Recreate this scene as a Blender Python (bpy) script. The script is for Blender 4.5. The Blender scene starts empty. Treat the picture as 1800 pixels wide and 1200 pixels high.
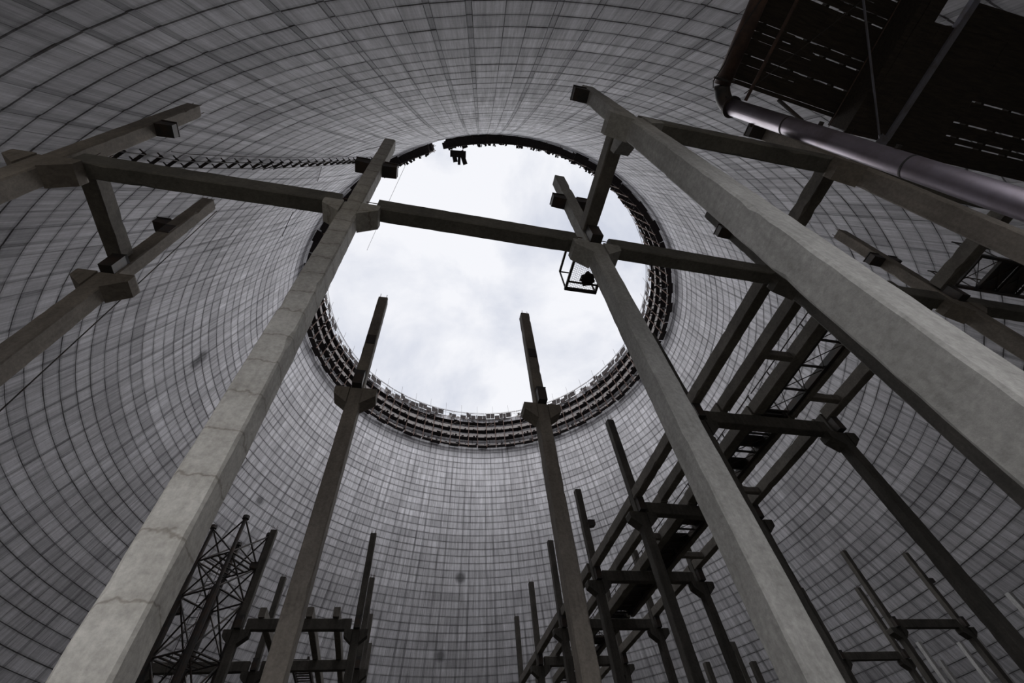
import bpy, bmesh, math, random
import numpy as np
from mathutils import Vector, Matrix, Euler

random.seed(7)
rng = np.random.default_rng(11)
SC = bpy.context.scene
COL = SC.collection

# ------------------------------------------------------------------ camera
F_PX, PITCH, ROLL, YAW = 786.036, 0.9188, -0.1282, 0.3025
fw = Vector((math.sin(YAW) * math.cos(PITCH), math.cos(YAW) * math.cos(PITCH), math.sin(PITCH)))
rt0 = Vector((math.cos(YAW), -math.sin(YAW), 0))
up0 = rt0.cross(fw)
rt = math.cos(ROLL) * rt0 + math.sin(ROLL) * up0
up = -math.sin(ROLL) * rt0 + math.cos(ROLL) * up0
cam = bpy.data.cameras.new('camera')
cam.sensor_fit = 'HORIZONTAL'
cam.sensor_width = 36.0
cam.lens = 36.0 * F_PX / 1800.0
cam.clip_end = 600
cam_ob = bpy.data.objects.new('camera', cam)
COL.objects.link(cam_ob)
cam_ob.matrix_world = Matrix((rt, up, -fw)).transposed().to_4x4()
SC.camera = cam_ob

# ------------------------------------------------------------------ sky
W = bpy.data.worlds.new('overcast_sky')
SC.world = W
W.use_nodes = True
nt = W.node_tree
nt.nodes.clear()
tc = nt.nodes.new('ShaderNodeTexCoord')
mp = nt.nodes.new('ShaderNodeMapping'); mp.inputs['Scale'].default_value = (1.0, 1.0, 1.4)
mp.inputs['Location'].default_value = (0.35, 0.1, 0.2)
n1 = nt.nodes.new('ShaderNodeTexNoise'); n1.inputs['Scale'].default_value = 3.2
n1.inputs['Detail'].default_value = 7; n1.inputs['Roughness'].default_value = 0.55
n1.inputs['Distortion'].default_value = 0.25
rp = nt.nodes.new('ShaderNodeValToRGB')
rp.color_ramp.elements[0].position = 0.36; rp.color_ramp.elements[0].color = (0.64, 0.675, 0.775, 1)
rp.color_ramp.elements[1].position = 0.56; rp.color_ramp.elements[1].color = (0.92, 0.93, 0.975, 1)
bg = nt.nodes.new('ShaderNodeBackground'); bg.inputs['Strength'].default_value = 1.0
wo = nt.nodes.new('ShaderNodeOutputWorld')
nt.links.new(tc.outputs['Generated'], mp.inputs['Vector'])
nt.links.new(mp.outputs['Vector'], n1.inputs['Vector'])
sz = nt.nodes.new('ShaderNodeSeparateXYZ'); nt.links.new(tc.outputs['Generated'], sz.inputs[0])
cl = nt.nodes.new('ShaderNodeMath'); cl.operation = 'MULTIPLY_ADD'      # cloud thins out towards the zenith
cl.inputs[1].default_value = 0.36; cl.inputs[2].default_value = -0.29
cl.use_clamp = False
nt.links.new(sz.outputs['Z'], cl.inputs[0])
ad = nt.nodes.new('ShaderNodeMath'); ad.operation = 'ADD'
mx_ = nt.nodes.new('ShaderNodeMath'); mx_.operation = 'MAXIMUM'; mx_.inputs[1].default_value = -0.08
nt.links.new(cl.outputs[0], mx_.inputs[0]); nt.links.new(mx_.outputs[0], ad.inputs[0])
nt.links.new(n1.outputs['Fac'], ad.inputs[1])
nt.links.new(ad.outputs[0], rp.inputs['Fac'])
nt.links.new(rp.outputs['Color'], bg.inputs['Color'])
nt.links.new(bg.outputs['Background'], wo.inputs['Surface'])

# added fill lamp: a wide soft source overhead that brightens the tower walls
sun = bpy.data.lights.new('overhead_fill', 'SUN')
sun.energy = 6.0; sun.angle = math.radians(140); sun.color = (0.985, 0.985, 1.0)
sun_ob = bpy.data.objects.new('overhead_fill', sun); COL.objects.link(sun_ob)
sun_ob.rotation_euler = Vector((0.03, 0.16, -0.98)).to_track_quat('-Z', 'Y').to_euler()

SC.view_settings.view_transform = 'Standard'
SC.view_settings.look = 'None'
SC.view_settings.gamma = 1.0
SC.view_settings.use_curve_mapping = False
SC.view_settings.exposure = 0.0

# ------------------------------------------------------------------ materials
def new_mat(name):
    m = bpy.data.materials.new(name); m.use_nodes = True
    t = m.node_tree; t.nodes.clear()
    o = t.nodes.new('ShaderNodeOutputMaterial'); b = t.nodes.new('ShaderNodeBsdfPrincipled')
    t.links.new(b.outputs['BSDF'], o.inputs['Surface'])
    return m, t, b

def mixn(t, fac, a, b, mode='MIX'):
    n = t.nodes.new('ShaderNodeMix'); n.data_type = 'RGBA'; n.blend_type = mode
    for sock, v in ((n.inputs[0], fac), (n.inputs[6], a), (n.inputs[7], b)):
        if hasattr(v, 'links'): t.links.new(v, sock)
        elif isinstance(v, (int, float)): sock.default_value = v
        else: sock.default_value = (*v, 1)
    return n.outputs[2]

def ramp(t, src, p0, p1, c0=(0, 0, 0), c1=(1, 1, 1)):
    r = t.nodes.new('ShaderNodeValToRGB')
    r.color_ramp.elements[0].position = p0; r.color_ramp.elements[0].color = (*c0, 1)
    r.color_ramp.elements[1].position = p1; r.color_ramp.elements[1].color = (*c1, 1)
    t.links.new(src, r.inputs['Fac'])
    return r.outputs['Color']

def noise(t, vec, scale, detail=4, rough=0.6, mscale=None):
    if mscale is not None:
        m = t.nodes.new('ShaderNodeMapping'); m.inputs['Scale'].default_value = mscale
        t.links.new(vec, m.inputs['Vector']); vec = m.outputs['Vector']
    n = t.nodes.new('ShaderNodeTexNoise'); n.inputs['Scale'].default_value = scale
    n.inputs['Detail'].default_value = detail; n.inputs['Roughness'].default_value = rough
    t.links.new(vec, n.inputs['Vector'])
    return n.outputs['Fac']

def concrete(name, base, dark, scale=1.0, streak=0.5, rough=0.9, bump=0.25):
    m, t, b = new_mat(name)
    g = t.nodes.new('ShaderNodeTexCoord').outputs['Object']
    a = ramp(t, noise(t, g, 1.1 * scale, 6, 0.62), 0.36, 0.64)
    c = mixn(t, a, dark, base)
    s = ramp(t, noise(t, g, 1.0, 4, 0.6, (5 * scale, 5 * scale, 0.5 * scale)), 0.42, 0.62)
    c = mixn(t, streak * 0.6, c, mixn(t, s, dark, base))
    f = ramp(t, noise(t, g, 14 * scale, 5, 0.7), 0.3, 0.7, (0.72,) * 3, (1.12,) * 3)
    c = mixn(t, 1.0, c, f, 'MULTIPLY')
    t.links.new(c, b.inputs['Base Color'])
    b.inputs['Roughness'].default_value = rough
    bp = t.nodes.new('ShaderNodeBump'); bp.inputs['Strength'].default_value = bump; bp.inputs['Distance'].default_value = 0.02
    t.links.new(noise(t, g, 22 * scale, 6, 0.7), bp.inputs['Height'])
    t.links.new(bp.outputs['Normal'], b.inputs['Normal'])
    return m

def metal(name, base, rust, metallic=0.5, rough=0.55, sc=3.0):
    m, t, b = new_mat(name)
    g = t.nodes.new('ShaderNodeTexCoord').outputs['Object']
    a = ramp(t, noise(t, g, sc, 6, 0.65), 0.42, 0.66)
    t.links.new(mixn(t, a, base, rust), b.inputs['Base Color'])
    b.inputs['Metallic'].default_value = metallic; b.inputs['Roughness'].default_value = rough
    return m

def timber(name, base, dark):
    m, t, b = new_mat(name)
    g = t.nodes.new('ShaderNodeTexCoord').outputs['Object']
    a = ramp(t, noise(t, g, 2.0, 6, 0.7, (1, 9, 9)), 0.35, 0.66)
    t.links.new(mixn(t, a, dark, base), b.inputs['Base Color'])
    b.inputs['Roughness'].default_value = 0.92
    return m

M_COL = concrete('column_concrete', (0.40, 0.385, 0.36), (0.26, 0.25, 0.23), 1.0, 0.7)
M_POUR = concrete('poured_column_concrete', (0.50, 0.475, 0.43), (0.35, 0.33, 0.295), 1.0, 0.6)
def pour_lines(m):
    # ragged pour joints and hairline cracks across the column about every 0.6 m
    t = m.node_tree; b = next(n for n in t.nodes if n.type == 'BSDF_PRINCIPLED')
    src = b.inputs['Base Color'].links[0].from_socket
    g = t.nodes.new('ShaderNodeTexCoord').outputs['Object']
    sx = t.nodes.new('ShaderNodeSeparateXYZ'); t.links.new(g, sx.inputs[0])
    w = t.nodes.new('ShaderNodeMath'); w.operation = 'MULTIPLY_ADD'; w.inputs[1].default_value = 0.45
    t.links.new(noise(t, g, 2.2, 4, 0.6), w.inputs[0]); t.links.new(sx.outputs[2], w.inputs[2])
    p = t.nodes.new('ShaderNodeMath'); p.operation = 'PINGPONG'; p.inputs[1].default_value = 0.30
    t.links.new(w.outputs[0], p.inputs[0])
    e = ramp(t, p.outputs[0], 0.004, 0.022, (0.62, 0.60, 0.57), (1, 1, 1))
    e2 = ramp(t, p.outputs[0], 0.0, 0.16, (0.86, 0.85, 0.84), (1, 1, 1))
    c = mixn(t, 0.9, mixn(t, 0.8, src, e2, 'MULTIPLY'), e, 'MULTIPLY')
    t.links.new(c, b.inputs['Base Color'])
pour_lines(M_POUR)
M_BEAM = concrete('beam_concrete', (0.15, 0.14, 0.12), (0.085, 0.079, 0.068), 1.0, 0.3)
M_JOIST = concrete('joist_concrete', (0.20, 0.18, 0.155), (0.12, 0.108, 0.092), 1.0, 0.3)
M_SHADECOL = concrete('deep_shade_column_concrete', (0.105, 0.094, 0.08), (0.05, 0.045, 0.038), 1.0, 0.6)  # shade of the far, silhouetted members put into the concrete colour
M_DIMCOL = concrete('half_shade_column_concrete', (0.27, 0.235, 0.195), (0.16, 0.138, 0.115), 1.0, 0.6)  # same concrete as the lit columns, shade put into a darker tone
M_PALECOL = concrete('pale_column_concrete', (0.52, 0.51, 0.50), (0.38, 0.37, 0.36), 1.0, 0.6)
M_GROUND = concrete('ground_rubble', (0.06, 0.055, 0.045), (0.03, 0.028, 0.022), 0.4, 0.2)
M_BOUNCE = concrete('bounce_ground', (0.27, 0.255, 0.225), (0.19, 0.175, 0.15), 0.4, 0.2)  # unseen ground made pale to bounce light onto the column heads
M_JOINT = concrete('shell_joint_concrete', (0.27, 0.26, 0.26), (0.15, 0.145, 0.145), 0.3, 0.4)
M_STEEL = metal('dark_steel', (0.035, 0.033, 0.032), (0.06, 0.04, 0.03), 0.3, 0.6)
M_RUST = metal('rusty_steel', (0.07, 0.045, 0.038), (0.13, 0.075, 0.055), 0.2, 0.75)
M_GREY = metal('grey_steel', (0.25, 0.25, 0.30), (0.19, 0.17, 0.18), 0.3, 0.5)
M_PIPE = metal('pipe_steel', (0.27, 0.235, 0.27), (0.19, 0.155, 0.17), 0.75, 0.36, 1.3)
M_WOOD = timber('dark_timber', (0.05, 0.037, 0.027), (0.02, 0.015, 0.012))
M_BOARD = timber('weathered_board', (0.26, 0.24, 0.23), (0.11, 0.095, 0.09))
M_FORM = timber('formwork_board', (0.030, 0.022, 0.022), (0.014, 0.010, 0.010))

# cooling tower: hyperbolic profile and axis (metres)
AX, AY, RIM = 9.03, 37.51, 60.0
def rad(z):
    t = 1 - z / RIM
    return RIM * (0.4256 + 0.20 * t + 0.18 * t * t)

def shell_mat():
    m, t, b = new_mat('shell_panel_concrete')
    uv = t.nodes.new('ShaderNodeUVMap'); uv.uv_map = 'arc'
    cell = t.nodes.new('ShaderNodeUVMap'); cell.uv_map = 'cell'
    at = t.nodes.new('ShaderNodeAttribute'); at.attribute_name = 'tint'
    g = uv.outputs['UV']
    pos = t.nodes.new('ShaderNodeNewGeometry').outputs['Position']
    c = mixn(t, at.outputs['Fac'], (0.36, 0.355, 0.37), (0.91, 0.895, 0.93))
    # broad weather patches
    a = ramp(t, noise(t, pos, 0.10, 5, 0.6), 0.34, 0.62, (0.84, 0.835, 0.83), (1.0, 1.0, 1.0))
    c = mixn(t, 1.0, c, a, 'MULTIPLY')
    # run-off streaks down the meridians
    s = ramp(t, noise(t, g, 1.0, 5, 0.65, (2.6, 0.16, 1)), 0.34, 0.60, (0.54, 0.535, 0.53), (1.0, 1.0, 1.0))
    c = mixn(t, 0.8, c, s, 'MULTIPLY')
    s2 = ramp(t, noise(t, g, 1.0, 3, 0.6, (14, 0.45, 1)), 0.36, 0.60, (0.68, 0.68, 0.68), (1.0, 1.0, 1.0))
    c = mixn(t, 0.7, c, s2, 'MULTIPLY')
    # board marks inside a panel
    bm_ = ramp(t, noise(t, g, 1.0, 4, 0.7, (0.9, 7.0, 1)), 0.36, 0.62, (0.90,) * 3, (1.0,) * 3)
    c = mixn(t, 0.8, c, bm_, 'MULTIPLY')
    # dirt along the panel edges (cell = distance-to-edge in metres)
    sx = t.nodes.new('ShaderNodeSeparateXYZ'); t.links.new(cell.outputs['UV'], sx.inputs[0])
    nz = noise(t, g, 3.0, 4, 0.7)
    for k, wdt in ((0, 0.07), (1, 0.09)):
        mul = t.nodes.new('ShaderNodeMath'); mul.operation = 'MULTIPLY_ADD'
        t.links.new(nz, mul.inputs[0]); mul.inputs[1].default_value = -wdt * 1.6
        t.links.new(sx.outputs[k], mul.inputs[2])
        e = ramp(t, mul.outputs[0], 0.0, wdt, (0.66,) * 3, (1.0,) * 3)
        # ramp input is clamped 0..1, negative means soiled
        c = mixn(t, (0.18, 0.6)[k], c, e, 'MULTIPLY')
    # round damp stains
    fac = None
    for (x, y, z, r) in ((-22.3, 33.7, 37.5, 0.55), (-22.5, 33.9, 36.6, 0.45), (-21.6, 37.9, 38.6, 0.35), (-18.4, 54.5, 35.0, 0.4),
                         (25.6, 62.9, 50.5, 0.75), (25.8, 63.3, 49.2, 0.7), (8.8, 70.5, 33.6, 0.6), (6.6, 73.5, 24.2, 0.7),
                         (46.3, 49.9, 22.5, 0.5), (46.9, 48.6, 21.2, 0.55), (50, 31, 17.5, 0.7), (49, 33.5, 18.5, 0.5)):
        d = t.nodes.new('ShaderNodeVectorMath'); d.operation = 'DISTANCE'
        t.links.new(pos, d.inputs[0]); d.inputs[1].default_value = (x, y, z)
        q = ramp(t, d.outputs['Value'], r * 0.8, min(r * 1.7, 1.0), (0.26,) * 3, (1.0,) * 3)
        fac = q if fac is None else mixn(t, 1.0, fac, q, 'MULTIPLY')
    c = mixn(t, 0.9, c, fac, 'MULTIPLY')
    t.links.new(c, b.inputs['Base Color'])
    b.inputs['Roughness'].default_value = 0.85
    bp = t.nodes.new('ShaderNodeBump'); bp.inputs['Strength'].default_value = 0.3; bp.inputs['Distance'].default_value = 0.03
    t.links.new(noise(t, g, 6.0, 5, 0.7), bp.inputs['Height'])
    t.links.new(bp.outputs['Normal'], b.inputs['Normal'])
    return m
M_SHELL = shell_mat()

# ------------------------------------------------------------------ builders
class MB:
    """collects polygons, links them as one mesh object"""
    def __init__(s): s.v = []; s.f = []
    def poly(s, vs, fs):
        o = len(s.v); s.v += [tuple(p) for p in vs]; s.f += [tuple(i + o for i in f) for f in fs]; return s
    def box(s, c, d, rot=None, bev=0.0):
        hx, hy, hz = d[0] / 2, d[1] / 2, d[2] / 2
        P = [Vector((x * hx, y * hy, z * hz)) for z in (-1, 1) for x, y in ((-1, -1), (1, -1), (1, 1), (-1, 1))]
        if rot is not None:
            R = rot if isinstance(rot, Matrix) else Euler(rot).to_matrix()
            P = [R @ p for p in P]
        C = Vector(c)
        return s.poly([p + C for p in P], [(3, 2, 1, 0), (4, 5, 6, 7), (0, 1, 5, 4), (1, 2, 6, 5), (2, 3, 7, 6), (3, 0, 4, 7)])
    def bar(s, a, b, w, h=None, roll=0.0):
        a, b = Vector(a), Vector(b); h = h or w
        d = (b - a); L = d.length; d.normalize()
        R = d.to_track_quat('X', 'Z').to_matrix() @ Euler((roll, 0, 0)).to_matrix()
        return s.box((a + b) / 2, (L, w, h), R)
    def tube(s, pts, r, n=8, caps=True):
        pts = [Vector(p) for p in pts]; rings = []
        base = len(s.v); ref = None
        for k, p in enumerate(pts):
            d = (pts[min(k + 1, len(pts) - 1)] - pts[max(k - 1, 0)]).normalized()
            if ref is None:
                ref = d.orthogonal().normalized()
            ref = (ref - d * ref.dot(d)).normalized(); q = d.cross(ref)
            rr = r[k] if isinstance(r, (list, tuple)) else r
            for i in range(n):
                t = 2 * math.pi * i / n
                s.v.append(tuple(p + (ref * math.cos(t) + q * math.sin(t)) * rr))
        for k in range(len(pts) - 1):
            for i in range(n):
                j = (i + 1) % n
                s.f.append((base + k * n + i, base + k * n + j, base + (k + 1) * n + j, base + (k + 1) * n + i))
        if caps:
            s.f.append(tuple(base + i for i in reversed(range(n))))
            s.f.append(tuple(base + (len(pts) - 1) * n + i for i in range(n)))
        return s
    def prism(s, prof, axis, a, b):
        """prof: 2D polygon in the plane across axis ('x': (y,z), 'y': (x,z), 'z': (x,y))"""
        def P(u, v, w): return {'x': (w, u, v), 'y': (u, w, v), 'z': (u, v, w)}[axis]
        n = len(prof); vs = [P(u, v, a) for u, v in prof] + [P(u, v, b) for u, v in prof]
        fs = [tuple(range(n)), tuple(range(2 * n - 1, n - 1, -1))]
        fs += [(i, i + n, (i + 1) % n + n, (i + 1) % n) for i in range(n)]
        return s.poly(vs, fs)
    def mesh(s, name, fix=True):
        me = bpy.data.meshes.new(name); me.from_pydata(s.v, [], s.f); me.update()
        if fix:
            bm = bmesh.new(); bm.from_mesh(me); bmesh.ops.recalc_face_normals(bm, faces=bm.faces); bm.to_mesh(me); bm.free()
        return me
    def build(s, name, mat, parent=None, smooth=False, fix=True):
        me = s.mesh(name, fix); me.materials.append(mat)
        if smooth:
            for p in me.polygons: p.use_smooth = True
        o = bpy.data.objects.new(name, me); COL.objects.link(o)
        if parent is not None: o.parent = parent
        return o

def tag(o, label=None, cat=None, group=None, kind=None):
    if label: o['label'] = label
    if cat: o['category'] = cat
    if group: o['group'] = group
    if kind: o['kind'] = kind
    return o

def empty(name, loc, label=None, cat=None, group=None, rz=0.0):
    o = bpy.data.objects.new(name, None); COL.objects.link(o)
    o.empty_display_size = 0.3
    o.location = loc; o.rotation_euler = (0, 0, rz)
    return tag(o, label, cat, group)

def copy_tree(o, parent=None):
    c = o.copy(); COL.objects.link(c)
    if parent is not None: c.parent = parent
    for ch in o.children: copy_tree(ch, c)
    return c

def concrete_bar(mb, axis, a, b, w, h, c=0.02, step=0.22, jit=0.003, chips=0.03, seed=0, dap0=0, dap1=0):
    """a long bar with worn chamfered edges; local cross-section centred at 0.  axis 'x','y','z'"""
    r = random.Random(seed)
    n = max(2, int(abs(b - a) / step)); rings = []
    base = len(mb.v)
    for k in range(n + 1):
        p = a + (b - a) * k / n
        cc = []
        for sx, sy in ((-1, -1), (1, -1), (1, 1), (-1, 1)):
            ch = c + (r.random() * 0.012)
            if r.random() < chips: ch += r.uniform(0.01, 0.045)
            x, y = sx * w / 2, sy * h / 2
            pts = [(x - sx * ch, y), (x, y - sy * ch)]
            if sx * sy > 0: pts = pts[::-1]
            cc += pts
        ring = []
        for (u, v) in cc:
            u += r.uniform(-jit, jit); v += r.uniform(-jit, jit)
            ring.append({'x': (p, u, v), 'y': (u, p, v), 'z': (u, v, p)}[axis])
        mb.v += ring
    m = 8
    for k in range(n):
        for i in range(m):
            j = (i + 1) % m
            mb.f.append((base + k * m + i, base + k * m + j, base + (k + 1) * m + j, base + (k + 1) * m + i))
    mb.f.append(tuple(base + i for i in range(m)))
    mb.f.append(tuple(base + n * m + i for i in range(m)))
    return mb

# ------------------------------------------------------------------ ground
g = MB()
ring0 = [(AX + 47.5 * math.cos(2 * math.pi * i / 64), AY + 47.5 * math.sin(2 * math.pi * i / 64)) for i in range(64)]
g.prism(ring0, 'z', -2.0, -1.6)
tag(g.build('floor', M_GROUND), kind='structure')
g = MB()
r1 = [(AX + 140 * math.cos(2 * math.pi * i / 64), AY + 140 * math.sin(2 * math.pi * i / 64)) for i in range(64)]
g.v = [(x, y, z) for r in (ring0, r1) for z in (-1.6, -2.0) for x, y in r]
for i in range(64):
    j = (i + 1) % 64
    g.f += [(i, j, 128 + j, 128 + i), (64 + i, 192 + i, 192 + j, 64 + j), (128 + i, 128 + j, 192 + j, 192 + i), (i, 64 + i, 64 + j, j)]
tag(g.build('ground_outside', M_BOUNCE), kind='structure')

# ------------------------------------------------------------------ tower shell
# courses: equal slant height from the rim to the ground; unseen base closed to shape the light
zs = [RIM]
while zs[-1] > -1.0:
    z = zs[-1]; dz = 1.0
    for _ in range(3):
        sl = math.hypot(dz, rad(z - dz) - rad(z)); dz *= 1.02 / sl
    zs.append(z - dz)
NZ = len(zs) - 1
NSEG = 208
sh = MB()
outer = 0.34
ang = [2 * math.pi * i / NSEG for i in range(NSEG)]
for zz in zs:
    R = rad(zz) + 0.035
    sh.v += [(AX + R * math.cos(a), AY + R * math.sin(a), zz) for a in ang]
for zz in zs:
    R = rad(zz) + outer
    sh.v += [(AX + R * math.cos(a), AY + R * math.sin(a), zz) for a in ang]
off = len(zs) * NSEG
# unseen gap behind the viewer, sized and raised to light the near columns
OPEN_A, OPEN_W, OPEN_B, OPEN_Z = math.radians(-103.5), math.radians(21), 4.0, 10.0
def opening(k, i):
    a = (ang[i] + math.pi / NSEG - OPEN_A + math.pi) % (2 * math.pi) - math.pi
    return abs(a) < OPEN_W and OPEN_B < zs[k] < OPEN_Z
for k in range(NZ):
    for i in range(NSEG):
        j = (i + 1) % NSEG
        if opening(k, i):
            for (kk, ii, e) in ((k - 1, i, 't'), (k, i - 1, 'l'), (k, i + 1, 'r'), (k + 1, i, 'b')):
                if not opening(kk, ii % NSEG):
                    p, q = {'t': (k * NSEG + i, k * NSEG + j), 'b': ((k + 1) * NSEG + i, (k + 1) * NSEG + j), 'l': (k * NSEG + i, (k + 1) * NSEG + i), 'r': (k * NSEG + j, (k + 1) * NSEG + j)}[e]
                    sh.f.append((p, q, off + q, off + p))
            continue
        sh.f.append((k * NSEG + i, (k + 1) * NSEG + i, (k + 1) * NSEG + j, k * NSEG + j))
        sh.f.append((off + k * NSEG + i, off + k * NSEG + j, off + (k + 1) * NSEG + j, off + (k + 1) * NSEG + i))
for i in range(NSEG):
    j = (i + 1) % NSEG
    sh.f.append((i, j, off + j, off + i))
    b0 = NZ * NSEG
    sh.f.append((b0 + j, b0 + i, off + b0 + i, off + b0 + j))
shell = sh.build('wall_round', M_JOINT)
tag(shell, 'curved concrete shell of the cooling tower, cast in courses of pale panels', kind='structure')

# panel pattern round the tower: strips, wide and middling panels
pat = [0.21, 1.15, 0.21, 1.15, 0.84, 0.84]
NPER = 52
tot = sum(pat) * NPER
edges = []; acc = 0.0; kinds = []
for p in range(NPER):
    for q, wd in enumerate(pat):
        edges.append((acc / tot * 2 * math.pi, (acc + wd) / tot * 2 * math.pi, q)); acc += wd
A0 = math.radians(-2.0)
panels = []
course_t = rng.uniform(-0.12, 0.12, NZ)
drip = {}
cgap = np.where(rng.random(NZ) < 0.35, 0.032, 0.013)
egap = np.where(rng.random(len(edges)) < 0.2, 0.013, 0.004)
for ci in range(NZ):
    zt, zb = zs[ci], zs[ci + 1]
    prev = rng.uniform(0.5, 0.8)
    for ei, (a0, a1, q) in enumerate(edges):
        strip = q in (0, 2)
        am = ((a0 + a1) / 2 + A0 - OPEN_A + math.pi) % (2 * math.pi) - math.pi
        if OPEN_B - 1.1 < zt < OPEN_Z and abs(am) < OPEN_W + 0.03: continue
        Rm = rad((zt + zb) / 2)
        gap = egap[ei] / Rm
        gh = cgap[ci] + (0.012 if rng.random() < 0.10 else 0.0)
        aa, ab = a0 + A0 + gap, a1 + A0 - gap
        pr = rng.uniform(0.0, 0.016) + (-0.012 if strip else 0.0)
        # tint: neighbours cast together share a tone
        if rng.random() < 0.35: prev = rng.uniform(0.50, 0.86)
        tint = prev + course_t[ci] + rng.normal(0, 0.035)
        if strip:
            tint -= 0.36
            key = ei
            if drip.get(key, 0) > 0: tint -= 0.3; drip[key] -= 1
            elif rng.random() < 0.05: drip[key] = rng.integers(1, 4)
        tint = float(np.clip(tint, 0.0, 1.0))
        panels.append((aa, ab, zt, zb, gh, pr, tint, Rm))

def panel_geo(P):
    aa, ab, zt, zb, gh, pr, tint, Rm = P
    slope = (rad(zb) - rad(zt)) / (zt - zb)
    d = 0.008
    ztt, zbb = zt - gh, zb + gh
    vs = []
    for (da, dz, dr) in ((0, 0, 0.03), (d, d, -pr)):
        for (a, z) in ((aa + da / Rm, zbb + dz), (ab - da / Rm, zbb + dz), (ab - da / Rm, ztt - dz), (aa + da / Rm, ztt - dz)):
            R = rad(z) + dr
            vs.append((AX + R * math.cos(a), AY + R * math.sin(a), z))
    fs = [(7, 6, 5, 4), (0, 4, 5, 1), (1, 5, 6, 2), (2, 6, 7, 3), (3, 7, 4, 0)]
    # uv: arc metres + slant metres ; cell: distance to edge
    w = (ab - aa) * Rm; hgt = (ztt - zbb) * math.sqrt(1 + slope * slope)
    arc = [(a * 36.6, z * 1.1) for a, z in ((aa, zbb), (ab, zbb), (ab, ztt), (aa, ztt))] * 2
    return vs, fs, arc, w, hgt, tint

def panel_mesh(name, plist):
    V, Fs, UV, CE, T = [], [], [], [], []
    for P in plist:
        vs, fs, arc, w, hgt, tint = panel_geo(P)
        o = len(V); V += vs
        # front face is split 2x2 so that the edge-distance map peaks in the middle
        p4, p5, p6, p7 = [Vector(vs[i]) for i in (4, 5, 6, 7)]
        m = [(p4 + p5) / 2, (p5 + p6) / 2, (p6 + p7) / 2, (p7 + p4) / 2, (p4 + p5 + p6 + p7) / 4]
        V += [tuple(x) for x in m]
        ar = list(arc)
        mid = lambda i, j: tuple((ar[i][k] + ar[j][k]) / 2 for k in (0, 1))
        ar += [mid(4, 5), mid(5, 6), mid(6, 7), mid(7, 4)]
        ar.append(tuple((ar[8][k] + ar[10][k]) / 2 for k in (0, 1)))
        hw, hh = w / 2, hgt / 2
        ce = [(0, 0)] * 4 + [(0.0, 0.0)] * 4 + [(hw, 0), (0, hh), (hw, 0), (0, hh), (hw, hh)]
        faces = [(4, 11, 12, 8), (8, 12, 9, 5), (12, 10, 6, 9), (11, 7, 10, 12),
                 (0, 1, 5, 8, 4), (1, 2, 6, 9, 5), (2, 3, 7, 10, 6), (3, 0, 4, 11, 7)]
        for f in faces:
            Fs.append(tuple(i + o for i in f)); T.append(tint)
            for i in f: UV.append(ar[i]); CE.append(ce[i])
    me = bpy.data.meshes.new(name); me.from_pydata(V, [], Fs); me.update()
    for nm, dat in (('arc', UV), ('cell', CE)):
        l = me.uv_layers.new(name=nm)
        l.data.foreach_set('uv', np.array(dat, dtype=np.float32).ravel())
    at = me.attributes.new('tint', 'FLOAT', 'FACE')
    at.data.foreach_set('value', np.array(T, dtype=np.float32))
    me.materials.append(M_SHELL)
    return me

# the 300 panels that show largest are objects of their own, the rest one field
def shown(P):
    aa, ab, zt, zb, gh, pr, tint, Rm = P
    a = (aa + ab) / 2; z = (zt + zb) / 2; R = rad(z)
    p = Vector((AX + R * math.cos(a), AY + R * math.sin(a), z))
    c = p.dot(fw)
    if c < 0.5: return 0
    x = 900 + F_PX * p.dot(rt) / c; y = 600 - F_PX * p.dot(up) / c
    if not (0 < x < 1800 and 0 < y < 1200): return 0
    if x > 1300 and y < 230: return 0
    nrm = Vector((AX - p.x, AY - p.y, -6)).normalized()
    v = -p.normalized()
    return (ab - aa) * R * (zt - zb) * abs(nrm.dot(v)) / c ** 2
order = sorted(range(len(panels)), key=lambda i: -shown(panels[i]))
big = order[:300]; bigset = set(big)
for i in big:
    me = panel_mesh('panel', [panels[i]])
    o = bpy.data.objects.new('panel', me); COL.objects.link(o); o.parent = shell
rest = panel_mesh('panel_field', [panels[i] for i in range(len(panels)) if i not in bigset])
o = bpy.data.objects.new('panel_field', rest); COL.objects.link(o); o.parent = shell; o['kind'] = 'stuff'

# ------------------------------------------------------------------ concrete frame
H = 10.62                       # bearing level of the cross beams
S, X0, Y0, GZ = 5.997, -2.109, -1.541, -1.6
GRID = {(0, 1): (-2.12, 4.46), (1, 1): (3.94, 4.48), (-1, 1): (-8.30, 4.52), (-1, 1.5): (-8.00, 7.28), (1, .5): (3.84, 1.46),
        (2, .5): (9.62, 1.40), (2, 1): (9.93, 4.52), (0, 2): (-2.05, 10.42), (1, 2): (3.94, 10.38), (2, 3): (9.94, 16.29),
        (2, 4): (9.97, 22.49), (2, 5): (9.74, 28.39), (2, 6): (9.76, 34.38)}
def at(i, j):
    return GRID.get((i, j), (X0 + i * S, Y0 + j * S))

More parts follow.
